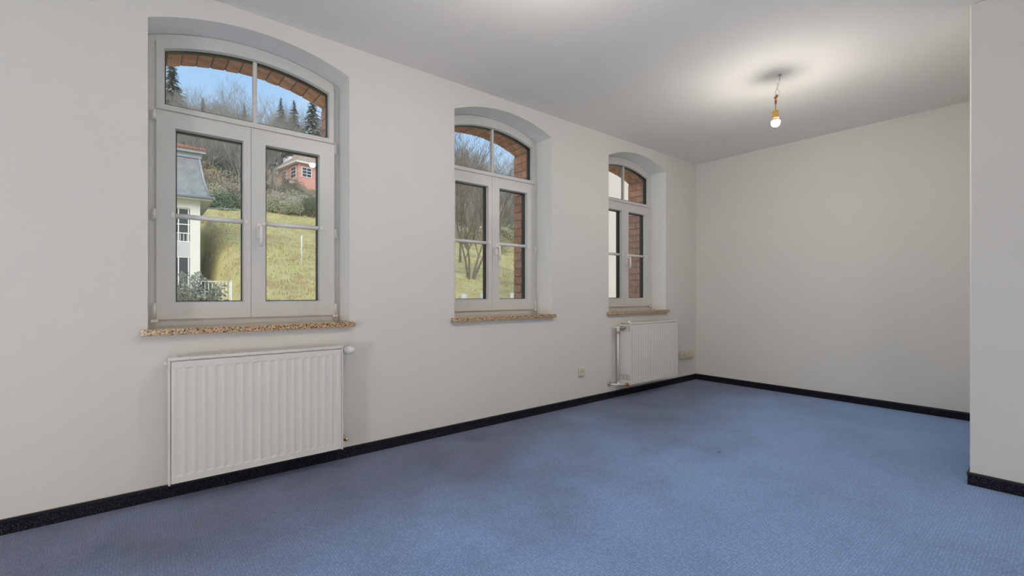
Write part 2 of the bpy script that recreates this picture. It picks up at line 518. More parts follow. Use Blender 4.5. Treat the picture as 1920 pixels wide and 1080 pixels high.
# ------------------------------------------------------------------ outer brick reveals
random.seed(3)
def brick_mesh(a, b, c):
    return MB().bbox(-a/2, a/2, -b/2, b/2, -c/2, c/2, .0025).mesh('brick', M_BRICK)
BR_FULL, BR_HALF = brick_mesh(.06, .212, .0675), brick_mesh(.06, .1035, .0675)
VO_FULL, VO_HALF = brick_mesh(.0675, .212, .11), brick_mesh(.0675, .1035, .11)
Y0B, Y1B = .266, .481
for X0 in WX:
    for side in (-1, 1):
        xf = X0 + (.95 if side > 0 else .03)
        xc = xf + side*.03
        k = 0; z = .80 + .0375
        while z + .0315 < ZC + math.sqrt(R_OUT**2 - .46**2) - .002:
            jit = lambda: side*random.uniform(-.0015, .0025)
            if k % 2 == 0:
                inst('brick', BR_FULL, (xc+jit(), (Y0B+Y1B)/2+.002, z), wall_w)
            else:
                inst('brick', BR_HALF, (xc+jit(), Y0B+.052, z), wall_w)
                inst('brick', BR_HALF, (xc+jit(), Y1B-.052, z), wall_w)
            k += 1; z += .0745
    half = math.asin(.475/R_OUT); n = 13
    for i in range(n):
        a = -half + 2*half*(i+.5)/n
        rr = R_OUT + .055 + random.uniform(-.002, .002)
        px, pz = X0+OPEN/2 + rr*math.sin(a), ZC + rr*math.cos(a)
        if i % 2 == 0:
            inst('brick', VO_FULL, (px, (Y0B+Y1B)/2, pz), wall_w, (0, a, 0))
        else:
            inst('brick', VO_HALF, (px, Y0B+.052, pz), wall_w, (0, a, 0))
            inst('brick', VO_HALF, (px, Y1B-.052, pz), wall_w, (0, a, 0))

# ------------------------------------------------------------------ windows (all coordinates local to the opening's left edge)
YF, YS = .19, .174                          # room-side plane of frame and of sashes
def rect(u0, u1, z0, z1): return [(u0,z0),(u1,z0),(u1,z1),(u0,z1)]
def archloop(u0, u1, z0, r):
    return [(u0,z0),(u1,z0)] + [(u, z) for u, z in arc(u0, u1, r)][::-1]

def glazed(parent, name, outer, inner_f, inner, ys, yg, ye):
    """white room-side ring with a chamfered bead, dark gasket, pane and brown outside half"""
    p = MB().ring(outer, inner_f, ys, yg, inner).build(name, M_PVC, parent)
    cx = sum(q[0] for q in inner)/len(inner); cz = sum(q[1] for q in inner)/len(inner)
    MB().ring(outer, inner, yg+.0005, ye).build('outside_profile', M_BROWN, p)
    grow = lambda d: [(x + (d if x > cx else -d), z + (d if z > cz else -d)) for x, z in inner]
    MB().ring(grow(.0015), grow(-.003), yg-.004, yg+.001).build('gasket', M_GASKET, p)
    MB().plate(grow(.004), yg+.004, yg+.008).build('glass_pane', M_GLASS, p)
    return p

def make_window():
    r = empty('window_1')
    # main frame
    fo = archloop(.002, .978, .8395, R_IN-.003)
    fi = archloop(.052, .928, .892, R_IN-.053)
    fr = MB().ring(fo, fi, YF, .228).build('frame', M_PVC, r)
    MB().ring(fo, fi, .2285, .26).build('outside_profile', M_BROWN, fr)
    MB().box(.05, .93, YF, .228, 1.962, 2.004).build('transom', M_PVC, r)
    # arched top light
    top = glazed(r, 'top_light', archloop(.036, .944, 1.984, R_IN-.037), archloop(.068, .914, 2.012, R_IN-.076),
                 archloop(.074, .908, 2.019, R_IN-.083), YS+.006, .206, .245)
    MB().bbox(.484, .505, .196, .2095, 2.017, ZC+R_IN-.0825, .003).build('glazing_bar', M_PVC, top)
    MB().bbox(.484, .505, .2145, .226, 2.017, ZC+R_IN-.0825, .003).build('glazing_bar', M_PVC, top)
    # casements
    for k, (o, gl) in enumerate((((.036, .4695, .878, 1.974), (.121, .428, .972, 1.887)),
                                 ((.4715, .944, .878, 1.974), (.552, .848, .972, 1.887)))):
        inner = rect(*gl); innf = rect(gl[0]-.006, gl[1]+.006, gl[2]-.006, gl[3]+.006)
        s = glazed(r, 'casement', rect(*o), innf, inner, YS, .206, .247)
        zb = 1.430
        MB().tube([(gl[0]-.012, .196, zb), (gl[1]+.012, .196, zb)], .0135, 14).build('glazing_bar', M_WHITEPL, s)
        for q in (gl[0]-.017, gl[1]+.017):
            m = MB().bbox(q-.008, q+.008, YS-.008, YS+.002, zb-.014, zb+.014, .003)
            m.lathe([(.0045, 0), (.0045, .003)], (q, YS-.011, zb), 'y', 10)
            m.build('bar_clip', M_WHITEPL, s)
        hx = .028 if k == 0 else .952
        for z0, z1 in (((1.925, 1.972), (1.405, 1.455), (.885, .965)) if k == 0 else ((1.92, 1.985), (1.38, 1.43), (.885, .95))):
            m = MB().tube([(hx, YS+.002, z0), (hx, YS+.002, z1)], .0075, 12)
            m.bbox(hx-.012, hx+.012, YS+.004, YF+.001, z0-.004, z1-.012, .002)
            m.build('hinge', M_WHITEPL, s)
        MB().bbox(hx-.016, hx+.016, YS-.002, YF+.001, .862, .880, .003).build('corner_bearing', M_WHITEPL, s)
        if k == 1:
            hm = MB().bbox(.499, .527, YS-.010, YS+.001, 1.335, 1.425, .004)
            hm.tube([(.513, YS-.008, 1.398), (.513, YS-.042, 1.398)], .0095, 14)
            hm.tube([(.513, YS-.042, 1.405), (.513, YS-.048, 1.392), (.513, YS-.050, 1.34), (.513, YS-.046, 1.285)], [.010, .0105, .010, .0085], 12)
            hm.build('handle', M_WHITEPL, s)
    # granite board inside, metal ledge outside
    MB().bbox(-.030, 1.004, -.036, .189, ZB, .84, .002).build('window_sill', M_GRANITE, r)
    MB().add([(.036,.25,.835),(.944,.25,.835),(.944,.53,.812),(.036,.53,.812),(.036,.25,.815),(.944,.25,.815),(.944,.53,.797),(.036,.53,.797)],
             [(0,1,2,3),(7,6,5,4),(0,4,5,1),(1,5,6,2),(2,6,7,3),(3,7,4,0)]).build('outside_ledge', M_ZINC, r)
    return r
w1 = make_window()
wlabels = ['nearest white arched window showing the slate-roofed building and red house',
           'middle white arched window with bare tree and brick reveal outside',
           'far white arched window above the small radiator showing a cream wall']
for i, X0 in enumerate(WX):
    w = w1 if i == 0 else copy_tree(w1)
    w.name = 'window_%d' % (i+1)
    w.location = (X0, 0, 0)
    tag(w, wlabels[i], 'window', 'arched windows in the long wall', 'structure')

# ------------------------------------------------------------------ radiators
def fluted(m, x0, x1, z0, z1, y, pitch, depth, edge, endz):
    """front sheet with recessed vertical flutes; y is the front plane, recess towards +y"""
    n = int(round((x1-x0-2*edge)/pitch)); pitch = (x1-x0-2*edge)/n
    xs = [(x0, 0)]
    for i in range(n):
        b = x0+edge+i*pitch
        for t, d in ((.04,0), (.33,1), (.67,1), (.96,0)): xs.append((b+pitch*t, d))
    xs.append((x1, 0))
    zs = [(z0,0), (z0+endz,0), (z0+endz+.010,1), (z1-endz-.007,1), (z1-endz,0), (z1,0)]
    vs = []; fs = []
    for z, dz in zs:
        for x, dx in xs: vs.append((x, y + depth*dx*dz, z))
    w = len(xs)
    for j in range(len(zs)-1):
        for i in range(w-1):
            fs.append((j*w+i, j*w+i+1, (j+1)*w+i+1, (j+1)*w+i))
    m.add(vs, fs)
    b = [(x0,y,z0),(x1,y,z0),(x1,y,z1),(x0,y,z1),(x0,y+.012,z0),(x1,y+.012,z0),(x1,y+.012,z1),(x0,y+.012,z1)]
    m.add(b, [(0,4,5,1),(1,5,6,2),(2,6,7,3),(3,7,4,0),(7,6,5,4)])
    return m

def radiator(name, label, x0, x1, z0, z1, yf, yb, pitch, depth, slots):
    r = empty(name, ((x0+x1)/2, 0, 0)); tag(r, label, 'radiator')
    ox = (x0+x1)/2
    X0, X1 = x0-ox, x1-ox
    cw = .009
    fluted(MB(), X0+cw+.0025, X1-cw-.0025, z0+.006, z1-.020, yf, pitch, depth, .012, .030).build('front_panel', M_ENAMEL, r, fix=False)
    fluted(MB(), X0+cw+.004, X1-cw-.004, z0+.006, z1-.03, yb-.014, .04, 0.0, .012, .03).build('back_panel', M_ENAMEL, r, fix=False)
    # convector sheet between the two panels
    m = MB(); n = int((X1-X0-.05)/.016)
    for i in range(n):
        x = X0+.025+i*.016
        m.box(x, x+.0015, yf+.022, yb-.020, z0+.05, z1-.05)
    o = m.build('convector_fins', M_DARK, r); o['kind'] = 'stuff'
    for sgn in (-1, 1):
        xa, xb = (X0, X0+cw) if sgn < 0 else (X1-cw, X1)
        m = MB()
        if slots and sgn < 0:
            ns = slots; yl, yh = yf+.006, yb-.008
            zc = ((z0+.045, z0+.100), (z1-.085, z1-.030))
            m.box(xa, xb, yf, yb, z0, zc[0][0]); m.box(xa, xb, yf, yb, zc[0][1], zc[1][0]); m.box(xa, xb, yf, yb, zc[1][1], z1-.0165)
            pt = (yh-yl)/ns
            for za, zb_ in zc:
                m.box(xa, xb, yf, yl+pt*.28, za, zb_); m.box(xa, xb, yh-pt*.28, yb, za, zb_)
                for i in range(1, ns):
                    m.box(xa, xb, yl+pt*(i-.28), yl+pt*(i+.28), za, zb_)
        else:
            m.bbox(xa, xb, yf-.001, yb, z0, z1-.0165, .002)
        m.build('side_cover', M_ENAMEL, r)
    # top grille with two rows of openings
    m = MB(); zt0, zt1 = z1-.016, z1
    m.bbox(X0, X1, yf-.002, yf+.012, zt0, zt1, .002); m.bbox(X0, X1, yb-.010, yb, zt0, zt1, .002)
    ym = (yf+yb)/2 + .001
    m.box(X0+.035, X1-.035, ym-.0035, ym+.0035, z1-.004, z1-.0005)
    m.box(X0, X0+.035, yf+.012, yb-.010, z1-.004, z1-.0005); m.box(X1-.035, X1, yf+.012, yb-.010, z1-.004, z1-.0005)
    n = int((X1-X0-.07)/.0148); p = (X1-X0-.07)/n
    for i in range(n+1):
        x = X0+.035+i*p
        m.box(x-.0026, x+.0026, yf+.012, yb-.010, z1-.003, z1-.0006)
    m.build('top_grille', M_ENAMEL, r)
    for x in (X0+.13, X1-.13):
        MB().box(x-.014, x+.014, yb-.002, -.0005, z0+.04, z1-.06).build('wall_bracket', M_ENAMEL, r)
    return r, ox

# large radiator under the nearest window
R1X0, R1X1, R1Z0, R1Z1, R1F, R1B = .100, .924, .098, .708, -.128, -.035
r1, ox = radiator('radiator', 'large white panel radiator under the nearest window', R1X0, R1X1, R1Z0, R1Z1, R1F, R1B, .0402, .0023, 0)
e = R1X1-ox
vb = MB().tube([(e-.012, -.080, .672), (e+.022, -.080, .672)], .011, 14)
vb.lathe([(.015, 0), (.015, .012)], (e-.001, -.080, .672), 'x', 8, False)
vb.tube([(e+.012, -.080, .672), (e+.012, -.001, .672)], .009, 12)
vb.build('valve', M_BRASS, r1)
hd = MB().lathe([(.012, 0), (.0165, .003), (.018, .008), (.022, .012), (.0245, .030), (.024, .050), (.020, .062), (.010, .067)], (e+.016, -.080, .672), 'x', 26)
ho = hd.build('thermostat_head', M_WHITEPL, r1); ho['label'] = 'ribbed white thermostat head'
m = MB()
for k in range(18):
    t = 2*math.pi*k/18
    m.tube([(e+.030, -.080+.0238*math.cos(t), .672+.0238*math.sin(t)), (e+.064, -.080+.0240*math.cos(t), .672+.0240*math.sin(t))], .0015, 5)
m.build('grip_ribs', M_WHITEPL, ho)
lv = MB().tube([(e-.010, -.080, .142), (e+.020, -.080, .142)], .010, 12)
lv.lathe([(.0145, 0), (.0145, .011)], (e+.001, -.080, .142), 'x', 6, False)
lv.tube([(e+.020, -.080, .142), (e+.020, -.001, .142)], .0085, 12)
lv.tube([(e+.020, -.080, .135), (e+.020, -.080, .163)], [.013, .011], 12)
lo = lv.build('lockshield_valve', M_BRASS, r1)
MB().lathe([(.010, 0), (.010, .014), (.006, .017)], (e+.026, -.080, .138), 'x', 12).build('valve_cap', M_CHROME, lo)
bl = MB().lathe([(.010, 0), (.010, -.010), (.006, -.016)], (R1X0-ox, -.080, .676), 'x', 10); bl.build('bleed_plug', M_WHITEPL, r1)
MB().box(R1X0-ox-.004, R1X0-ox, -.088, -.072, .630, .650).build('bleed_tab', M_CHROME, r1)

# smaller-looking radiator under the far window: valves and slotted side face the viewer
r2, ox = radiator('radiator', 'white panel radiator with slotted side and brass valve below the far window', 3.612, 4.430, .140, .737, -.182, -.050, .0335, .0024, 8)
a = 3.612-ox
pp = MB().tube([(a-.048, -.072, .668), (a-.048, -.072, .165)], .0105, 14)
pp.build('riser_pipe', M_ENAMEL, r2)
tv = MB().tube([(a-.048, -.072, .645), (a-.048, -.072, .700)], .0165, 14)
tv.tube([(a-.066, -.072, .688), (a+.002, -.072, .688)], .012, 14)
tv.tube([(a-.048, -.072, .688), (a-.048, -.001, .688)], .010, 12)
tvo = tv.build('upper_valve', M_ENAMEL, r2)
MB().lathe([(.0175, -.006), (.0175, .006)], (a-.048, -.072, .640), 'z', 8, False).build('union_nut', M_BRASS, tvo)
MB().tube([(a-.048, -.072, .688), (a-.020, -.105, .686), (a+.002, -.120, .686)], [.012, .013, .011], 12).build('valve_tail', M_VALVE, r2)
MB().tube([(a-.100, -.001, .145), (a-.100, -.012, .145)], .018, 14).build('wall_rose', M_CHROME, r2)
lb = MB().tube([(a-.100, -.008, .145), (a-.100, -.060, .145), (a-.092, -.072, .145), (a-.050, -.085, .145), (a-.018, -.128, .145)], .0095, 12)
lb.tube([(a-.048, -.074, .145), (a-.048, -.072, .172)], .0105, 12)
lb.build('return_pipe', M_ENAMEL, r2)
bv = MB().tube([(a-.018, -.128, .145), (a-.004, -.146, .145)], .0125, 12)
bv.lathe([(.018, 0), (.020, .006), (.020, .020), (.015, .026)], (a-.012, -.146, .146), 'x', 8, False)
bv.lathe([(.012, 0), (.012, -.020), (.008, -.023)], (a-.002, -.156, .146), 'y', 12)
bv.build('lower_valve', M_BRASS, r2)
# rusted supply fitting at the open corner of the top grille
ft = MB().lathe([(.011, 0), (.016, .004), (.016, .016), (.010, .02)], (a+.028, -.150, .733), 'z', 14); ft.build('air_vent', M_WHITEPL, r2)

# ------------------------------------------------------------------ sockets
def socket(name, label, x, z, n, w=.080, dep=.014):
    r = empty(name, (x, 0, z)); tag(r, label, 'wall socket')
    W = w if n == 1 else .071*n+.009
    MB().bbox(-W/2, W/2, -dep, -.0005, -.04, .04, .004).build('cover_plate', M_CREAM, r)
    for i in range(n):
        cx = (i-(n-1)/2)*.071
        ins = MB()
        k = 24; ys = -dep-.004
        ro, ri = .0265, .0205
        lo = [(cx+ro*math.cos(2*math.pi*j/k), ro*math.sin(2*math.pi*j/k)) for j in range(k)]
        li = [(cx+ri*math.cos(2*math.pi*j/k), ri*math.sin(2*math.pi*j/k)) for j in range(k)]
        ins.ring(lo, li, ys, -dep+.001)
        ins.plate(li, -dep-.0005, -dep+.001)
        io = ins.build('socket_insert', M_CREAM, r)
        for s in (-1, 1):
            MB().lathe([(.0034, 0), (.0034, -.0006)], (cx+s*.0095, -dep-.0006, .002), 'y', 10).build('pin_hole', M_HOLE, io)
        MB().box(cx-.003, cx+.003, -dep-.0035, -dep, .016, .021).build('earth_clip', M_CHROME, io)
    return r
socket('wall_socket', 'single cream socket low on the wall between the middle window and far radiator', 3.120, .300, 1)
socket('wall_socket', 'single cream socket right beside the far radiator', 4.800, .315, 1, dep=.030)
socket('wall_socket', 'double cream socket nearest the far corner of the room', 4.955, .315, 2, dep=.030)

# ------------------------------------------------------------------ bare bulbs
def led_bulb(parent, x, y, z):
    b = MB().lathe([(.012, .010), (.015, -.012), (.019, -.018), (.0240, -.025), (.0265, -.030)], (x,y,z), 'z', 24).build('bulb', M_WHITEPL, parent)
    MB().lathe([(.0268, -.0302), (.0271, -.034), (.0262, -.045), (.0222, -.055), (.0155, -.062), (.0075, -.0655), (.0012, -.0664)], (x,y,z), 'z', 24).build('light_dome', M_BULB, b)
LX, LY = 3.468, -1.530
lamp = empty('pendant_bulb', (LX, LY, H))
tag(lamp, 'bare glowing bulb in ochre holder hanging from ceiling wires', 'lamp')
m = MB().lathe([(.011, 0), (.011, -.004), (.004, -.010)], (.010, -.008, -.0005), 'z', 14)
m.tube([(.010, -.008, -.008), (.010, -.008, -.030), (.004, -.006, -.038)], .0018, 8)
m.build('ceiling_hook', M_CHROME, lamp)
m = MB().tube([(.008,-.006,-.012), (.012,-.009,-.035), (.004,-.003,-.065), (-.010,.008,-.085), (-.004,.002,-.102), (.010,-.008,-.120), (.008,-.006,-.142), (-.004,.003,-.150)], .0012, 8)
m.build('wire', M_CHROME, lamp)
m = MB().tube([(-.002,.002,-.060), (.002,-.001,-.075), (.000,.000,-.090), (-.014,.010,-.115), (-.014,.011,-.135), (-.010,.008,-.148)], .0013, 8)
m.build('wire', M_WIRE, lamp)
m = MB(); m.bbox(-.0085, .0085, -.006, .006, -.015, .015, .002)
t1 = m.build('terminal_block', M_TERM, lamp, (-.010, .008, -.155)); t1.rotation_euler = (0, math.radians(38), math.radians(-39))
m = MB().lathe([(.0055,.015), (.007,.012), (.007,-.012), (.0055,-.015)], (-.0135,.010,-.190), 'z', 12)
t2 = m.build('terminal_block', M_TERM, lamp)
m = MB().tube([(-.0135,.010,-.165), (-.0135,.010,-.178)], .002, 8); m.tube([(-.0135,.010,-.200), (-.0135,.010,-.252)], .0026, 10)
m.build('cord', M_WIRE, lamp)
m = MB().lathe([(.005,.004), (.0075,0), (.016,-.006), (.0185,-.012), (.0185,-.050), (.0205,-.053), (.0205,-.060), (.018,-.062)], (-.0135,.010,-.246), 'z', 24)
so = m.build('lamp_holder', M_SOCKET, lamp)
m = MB()
for k in range(12):
    t = 2*math.pi*k/12
    m.tube([(-.0135+.0186*math.cos(t), .010+.0186*math.sin(t), -.260), (-.0135+.0186*math.cos(t), .010+.0186*math.sin(t), -.295)], .0012, 5)
m.build('grip_ribs', M_SOCKET, so)
led_bulb(lamp, -.0135, .010, -.298)

def short_pendant(x, y, label):
    r = empty('pendant_bulb', (x, y, H)); tag(r, label, 'lamp')
    MB().lathe([(.011, 0), (.011, -.004), (.004, -.010)], (0,0,-.0005), 'z', 14).build('ceiling_hook', M_CHROME, r)
    MB().tube([(0,0,-.008), (.006,-.004,-.05), (-.004,.004,-.09), (0,0,-.165)], .0022, 8).build('cord', M_WIRE, r)
    MB().lathe([(.005,.004), (.0075,0), (.016,-.006), (.0185,-.012), (.0185,-.050), (.0205,-.053), (.0205,-.060), (.018,-.062)], (0,0,-.165), 'z', 24).build('lamp_holder', M_SOCKET, r)
    led_bulb(r, 0, 0, -.217)
short_pendant(1.32, -1.50, 'bare bulb on a short cord above the near window, mirrored in its right pane')
def fill_globe(x, y, z, label, fill_mat):  # invented globe on a stem, added out of view to brighten the room
    r = empty('fill_lamp', (x, y, 0)); tag(r, label, 'lamp')
    MB().lathe([(.14, .0005), (.14, .012), (.03, .022)], (0,0,0), 'z', 24).build('fill_globe_base', M_WHITEPL, r)
    MB().tube([(0,0,.02), (0,0,z-.19)], .010, 10).build('stem', M_WHITEPL, r)
    R = .20
    prof = [(R*math.sin(t), z + R*math.cos(t)) for t in [math.pi*(.002+.93*i/10) for i in range(11)]]
    MB().lathe(prof, (0,0,0), 'z', 16).build('fill_globe_shell', fill_mat, r)
fill_globe(-2.75, -2.45, .65, 'added white globe for fill light, unseen, at the near left end of the room', M_FILL)
fill_globe(-.20, -4.20, .65, 'added white globe for fill light, unseen, against the rear wall behind the viewer', M_FILL2)

# ------------------------------------------------------------------ outdoors: terrain
PROF = [(2.0,-1.1), (10,-.7), (20,.70), (30,3.4), (48,8.5), (54,9.5), (76,18.0), (100,27.0), (125,31.0), (260,33.0)]
def smooth(t): t = max(0, min(1, t)); return t*t*(3-2*t)
def ground(X, Y):
    y = Y + 2.84
    z = PROF[0][1]
    for (a, za), (b, zb) in zip(PROF, PROF[1:]):
        if y >= a: z = za + (zb-za)*min(1, (y-a)/(b-a))
    low = -.2
    if y < 42:                                   # the yard beside the slate-roofed building is cut into the slope
        s = smooth((X-2.75)/1.0) if X < 8 else 1
        if y > 12: z = min(z, low)*(1-s) + z*s
    z += .25*math.sin(X*.31+1.2)*math.sin(Y*.23) * smooth((y-22)/10)
    return z
m = MB(); xs = [-60+i*4 for i in range(14)] + [-3+.5*i for i in range(24)] + [9+1.5*i for i in range(50)] + [84+5*i for i in range(18)]
ys = [.476] + [2+1.0*i for i in range(66)] + [68+3*i for i in range(20)] + [130+12*i for i in range(11)]
random.seed(5)
vs = []
for y in ys:
    for x in xs:
        vs.append((x, y, ground(x, y) + (random.uniform(-.06,.06) if y > 12 else 0)))
w = len(xs)
m.add(vs, [(j*w+i, j*w+i+1, (j+1)*w+i+1, (j+1)*w+i) for j in range(len(ys)-1) for i in range(w-1)], True)
o = m.build('hillside', M_LAWN, fix=False); tag(o, 'steep hillside of dry yellow green grass outside the windows', 'hillside', kind='structure')

# grass tufts on the slope
random.seed(11)
m = MB()
def tuft(x, y, h, n):
    z = ground(x, y)
    for _ in range(n):
        a = random.uniform(0, 6.28); l = random.uniform(.5, 1)*h; dx, dy = math.cos(a)*l*.7, math.sin(a)*l*.7
        bx, by = x+random.uniform(-.3,.3), y+random.uniform(-.3,.3); w_ = .022
        m.add([(bx-w_*math.sin(a), by+w_*math.cos(a), z-.05), (bx+w_*math.sin(a), by-w_*math.cos(a), z-.05), (bx+dx, by+dy, z+l)], [(0,1,2)])
for _ in range(4200):
    y = random.uniform(16, 46); Y_ = y+2.84
    if random.random() < .6: x = random.uniform(.05, .34)*Y_
    else: x = random.uniform(.55, .95)*Y_
    if x < 3.4: continue
    tuft(x, y, random.uniform(.06,.17), 7)
o = m.build('grass_tufts', vary('dry_grass_blades', [(.40,.29,.155), (.48,.41,.185), (.42,.41,.16)], .8), fix=False)
tag(o, 'tufts of dry grass on the slope', 'grass', kind='stuff')

# gravel path crossing the slope
m = MB(); pv = []
for i in range(16):
    x = 3.6 + i*.3; y = 46.6 + .06*(i-4)
    pv += [(x, y-.9, ground(x, y-.9)+.16), (x, y+.9, ground(x, y+.9)+.16)]
m.add(pv, [(2*i, 2*i+2, 2*i+3, 2*i+1) for i in range(15)])
o = m.build('gravel_path', M_PATH, fix=False); tag(o, 'pale gravel path crossing the top of the lawn', 'path', kind='structure')

# ------------------------------------------------------------------ trees
def branch(m, p, d, length, r, level, maxl, rnd, spread, up, sides):
    seg = 3 if level < 2 else 2
    pts = [p.copy()]; rad = [r]
    q = p.copy(); dd = d.copy()
    for i in range(seg):
        dd = (dd + Vector((rnd.uniform(-.22,.22), rnd.uniform(-.22,.22), rnd.uniform(-.08,.14)+up*.06))).normalized()
        q = q + dd*(length/seg); pts.append(q.copy()); rad.append(r*(1-.62*(i+1)/seg))
    m.tube(pts, rad, sides[min(level, len(sides)-1)], cap=False, smooth=True)
    if level >= maxl: return
    nb = {0: 7, 1: 6, 2: 5, 3: 5}.get(level, 3)
    for k in range(nb):
        t = rnd.uniform(.35 if level == 0 else .2, 1.0)
        if k == 0: t = 1.0
        x = t*seg; i = min(int(x), seg-1); f = x-i
        b = pts[i].lerp(pts[i+1], f)
        ax = Vector((rnd.uniform(-1,1), rnd.uniform(-1,1), rnd.uniform(-.5,.5))).normalized()
        nd = (dd + ax*spread*rnd.uniform(.6, 1.25) + Vector((0,0,up*.25))).normalized()
        branch(m, b, nd, length*rnd.uniform(.5,.72), max(.009, r*(.62 if t < .99 else .42)*(1-.35*t)), level+1, maxl, rnd, spread, up, sides)

def bare_tree(seed, h, spread=.8, up=.6, maxl=4, r=.125):
    rnd = random.Random(seed); m = MB()
    branch(m, Vector((0,0,-.4)), Vector((rnd.uniform(-.06,.06), rnd.uniform(-.06,.06), 1)).normalized(), h*.45, r, 0, maxl, rnd, spread, up, (6, 4, 3, 3, 3))
    return m
def conifer(seed, h, mat_):
    rnd = random.Random(seed); m = MB()
    n = int(h*3.2)
    for i in range(n):
        z = h*(.10 + .90*i/n); rad = (h-z)*.27 + .12
        k = 12
        for j in range(k):
            a = rnd.uniform(0, 6.28); l = rad*rnd.uniform(.65, 1.1)
            c, s = math.cos(a), math.sin(a); dz = -l*rnd.uniform(.18,.42); zj = rnd.uniform(-.18,.18)
            # a drooping spray: narrow kite strips with side sprays
            for q in range(4):
                t0, t1 = q/4, (q+1)/4+.05
                w0 = .30*l*(1-t0)+.07
                x0, y0, z0 = c*l*t0, s*l*t0, z+zj+dz*t0*t0
                x1, y1, z1 = c*l*t1, s*l*t1, z+zj+dz*t1*t1
                for sd in (-1, 1):
                    m.add([(x0,y0,z0), (x0-s*w0*sd+c*.12*l, y0+c*w0*sd+s*.12*l, z0-w0*.35+rnd.uniform(-.04,.04)), (x1,y1,z1)], [(0,1,2)])
    return m
def conifer_trunk(h): return MB().tube([(0,0,-.5), (0,0,h*.5), (0,0,h*.98)], [h*.018+.03, h*.010+.02, .01], 6)

def leaf_clump(seed, rx, ry, rz, n, size):
    rnd = random.Random(seed); m = MB()
    lobes = [(Vector((rnd.uniform(-.5,.5)*rx, rnd.uniform(-.5,.5)*ry, rz*rnd.uniform(.35,.95))), rnd.uniform(.4,.65)) for _ in range(7)]
    for i in range(n):
        c, s = rnd.choice(lobes)
        d = Vector((rnd.gauss(0,1), rnd.gauss(0,1), rnd.gauss(0,1))).normalized()*rnd.uniform(.7,1.05)
        p = c + Vector((d.x*rx*s, d.y*ry*s, d.z*rz*s*.8))
        p.z = max(p.z, .02)
        u = Vector((rnd.uniform(-1,1), rnd.uniform(-1,1), rnd.uniform(-1,1))).normalized()
        w_ = u.orthogonal().normalized(); l = size*rnd.uniform(.6,1.4)
        m.add([p-u*l, p+w_*l*.5, p+u*l, p-w_*l*.5], [(0,1,2,3)])
    return m
def stems(seed, rx, h, n=9):
    rnd = random.Random(seed); m = MB()
    for i in range(n):
        a = rnd.uniform(0, 6.28); l = rnd.uniform(.5,1)
        m.tube([(0,0,-.2), (math.cos(a)*rx*.3*l, math.sin(a)*rx*.3*l, h*.45), (math.cos(a)*rx*.6*l, math.sin(a)*rx*.6*l, h*.85)], [.04,.025,.008], 4, cap=False)
    return m

BT = []
for k, (hh, sp, up) in enumerate([(11,.75,.7), (12,.85,.5), (10,.7,.9), (13,.8,.6), (9.5,.95,.4)]):
    BT.append((bare_tree(40+k, hh, sp, up).mesh('branches', M_TWIG)))
CT = [(conifer(70+k, hh, None).mesh('needles', M_NEEDLE), conifer_trunk(hh).mesh('trunk', M_BARK)) for k, hh in enumerate((13, 15, 11))]

def plant_bare(x, y, k, s, label, group=None, rot=None):
    o = inst('bare_tree', BT[k], (x, y, ground(x, y)-.1), None, (0,0,random.uniform(0,6.28) if rot is None else rot), (s,s,s))
    tag(o, label, 'tree', group); return o
def plant_conifer(x, y, k, s, label, group=None):
    r = empty('conifer', (x, y, ground(x, y)-.1)); tag(r, label, 'tree', group)
    r.scale = (s,s,s); r.rotation_euler = (0,0,random.uniform(0,6.28))
    inst('needles', CT[k][0], (0,0,0), r); inst('trunk', CT[k][1], (0,0,0), r)
    return r

random.seed(21)
spots = []
def keepout(x, y): return 12.5 < x < 28 and 56 < y < 83      # garden in front of the red house
for _ in range(6000):
    y = random.uniform(55, 116); Y_ = y + 2.84
    t = random.random()
    x = (random.uniform(-.05, .36) if t < .47 else random.uniform(.36, .52) if t < .62 else random.uniform(.52, 1.0))*Y_
    if keepout(x, y) or (x/Y_ > .73 and y > 72) or any((x-a)**2+(y-b)**2 < 5.0 for a, b in spots): continue
    spots.append((x, y))
    if .36 < x/Y_ <= .52: lab, grp = 'leafless grey brown tree on the ridge right of the red house', 'trees right of the red house'
    elif x/Y_ > .5: lab, grp = 'leafless grey brown tree in the wood beyond the middle window', 'trees in the wood beyond the middle window'
    elif x/Y_ < .165: lab, grp = 'leafless grey brown tree on the slope above the slate roof', 'trees above the slate roof'
    else: lab, grp = 'leafless grey brown tree on the ridge behind the red house', 'trees behind the red house'
    plant_bare(x, y, random.randrange(5), random.uniform(.75, 1.12), lab, grp)
    if len(spots) >= 275: break
# nearer scrub trees beyond the middle window's lawn
for i in range(16):
    y = random.uniform(38, 54); Y_ = y + 2.84; x = random.uniform(.60, .95)*Y_
    plant_bare(x, y, random.randrange(5), random.uniform(.45, .75), 'low leafless tree at the foot of the wood beyond the lawn', 'low trees at the foot of the wood')
# single trees that can be told apart
rnd = random.Random(97); m = MB()
for k in range(4):                         # several stems from one stool
    a = k*1.57 + .4
    branch(m, Vector((.12*math.cos(a), .12*math.sin(a), -.3)), Vector((.26*math.cos(a), .26*math.sin(a), 1)).normalized(), 5.0*rnd.uniform(.85, 1.1), .075, 0, 3, rnd, .62, .8, (6, 4, 3, 3, 3))
bt = m.build('bare_tree', M_BARK, fix=False)
bt.location = (16.8, 22.2, ground(16.8, 22.2)-.1)
tag(bt, 'bare many-stemmed tree on the lawn outside the middle window', 'tree')
bt = bare_tree(98, 12.0, .8, .7, 4, .10).build('bare_tree', M_BARK, fix=False)
bt.location = (19.4, 27.5, ground(19.4, 27.5)-.1)
tag(bt, 'second tall bare tree further up the slope outside the middle window', 'tree')
plant_conifer(3.6, 84, 1, 1.05, 'tall dark conifer on the skyline at the left edge of the near arched light')
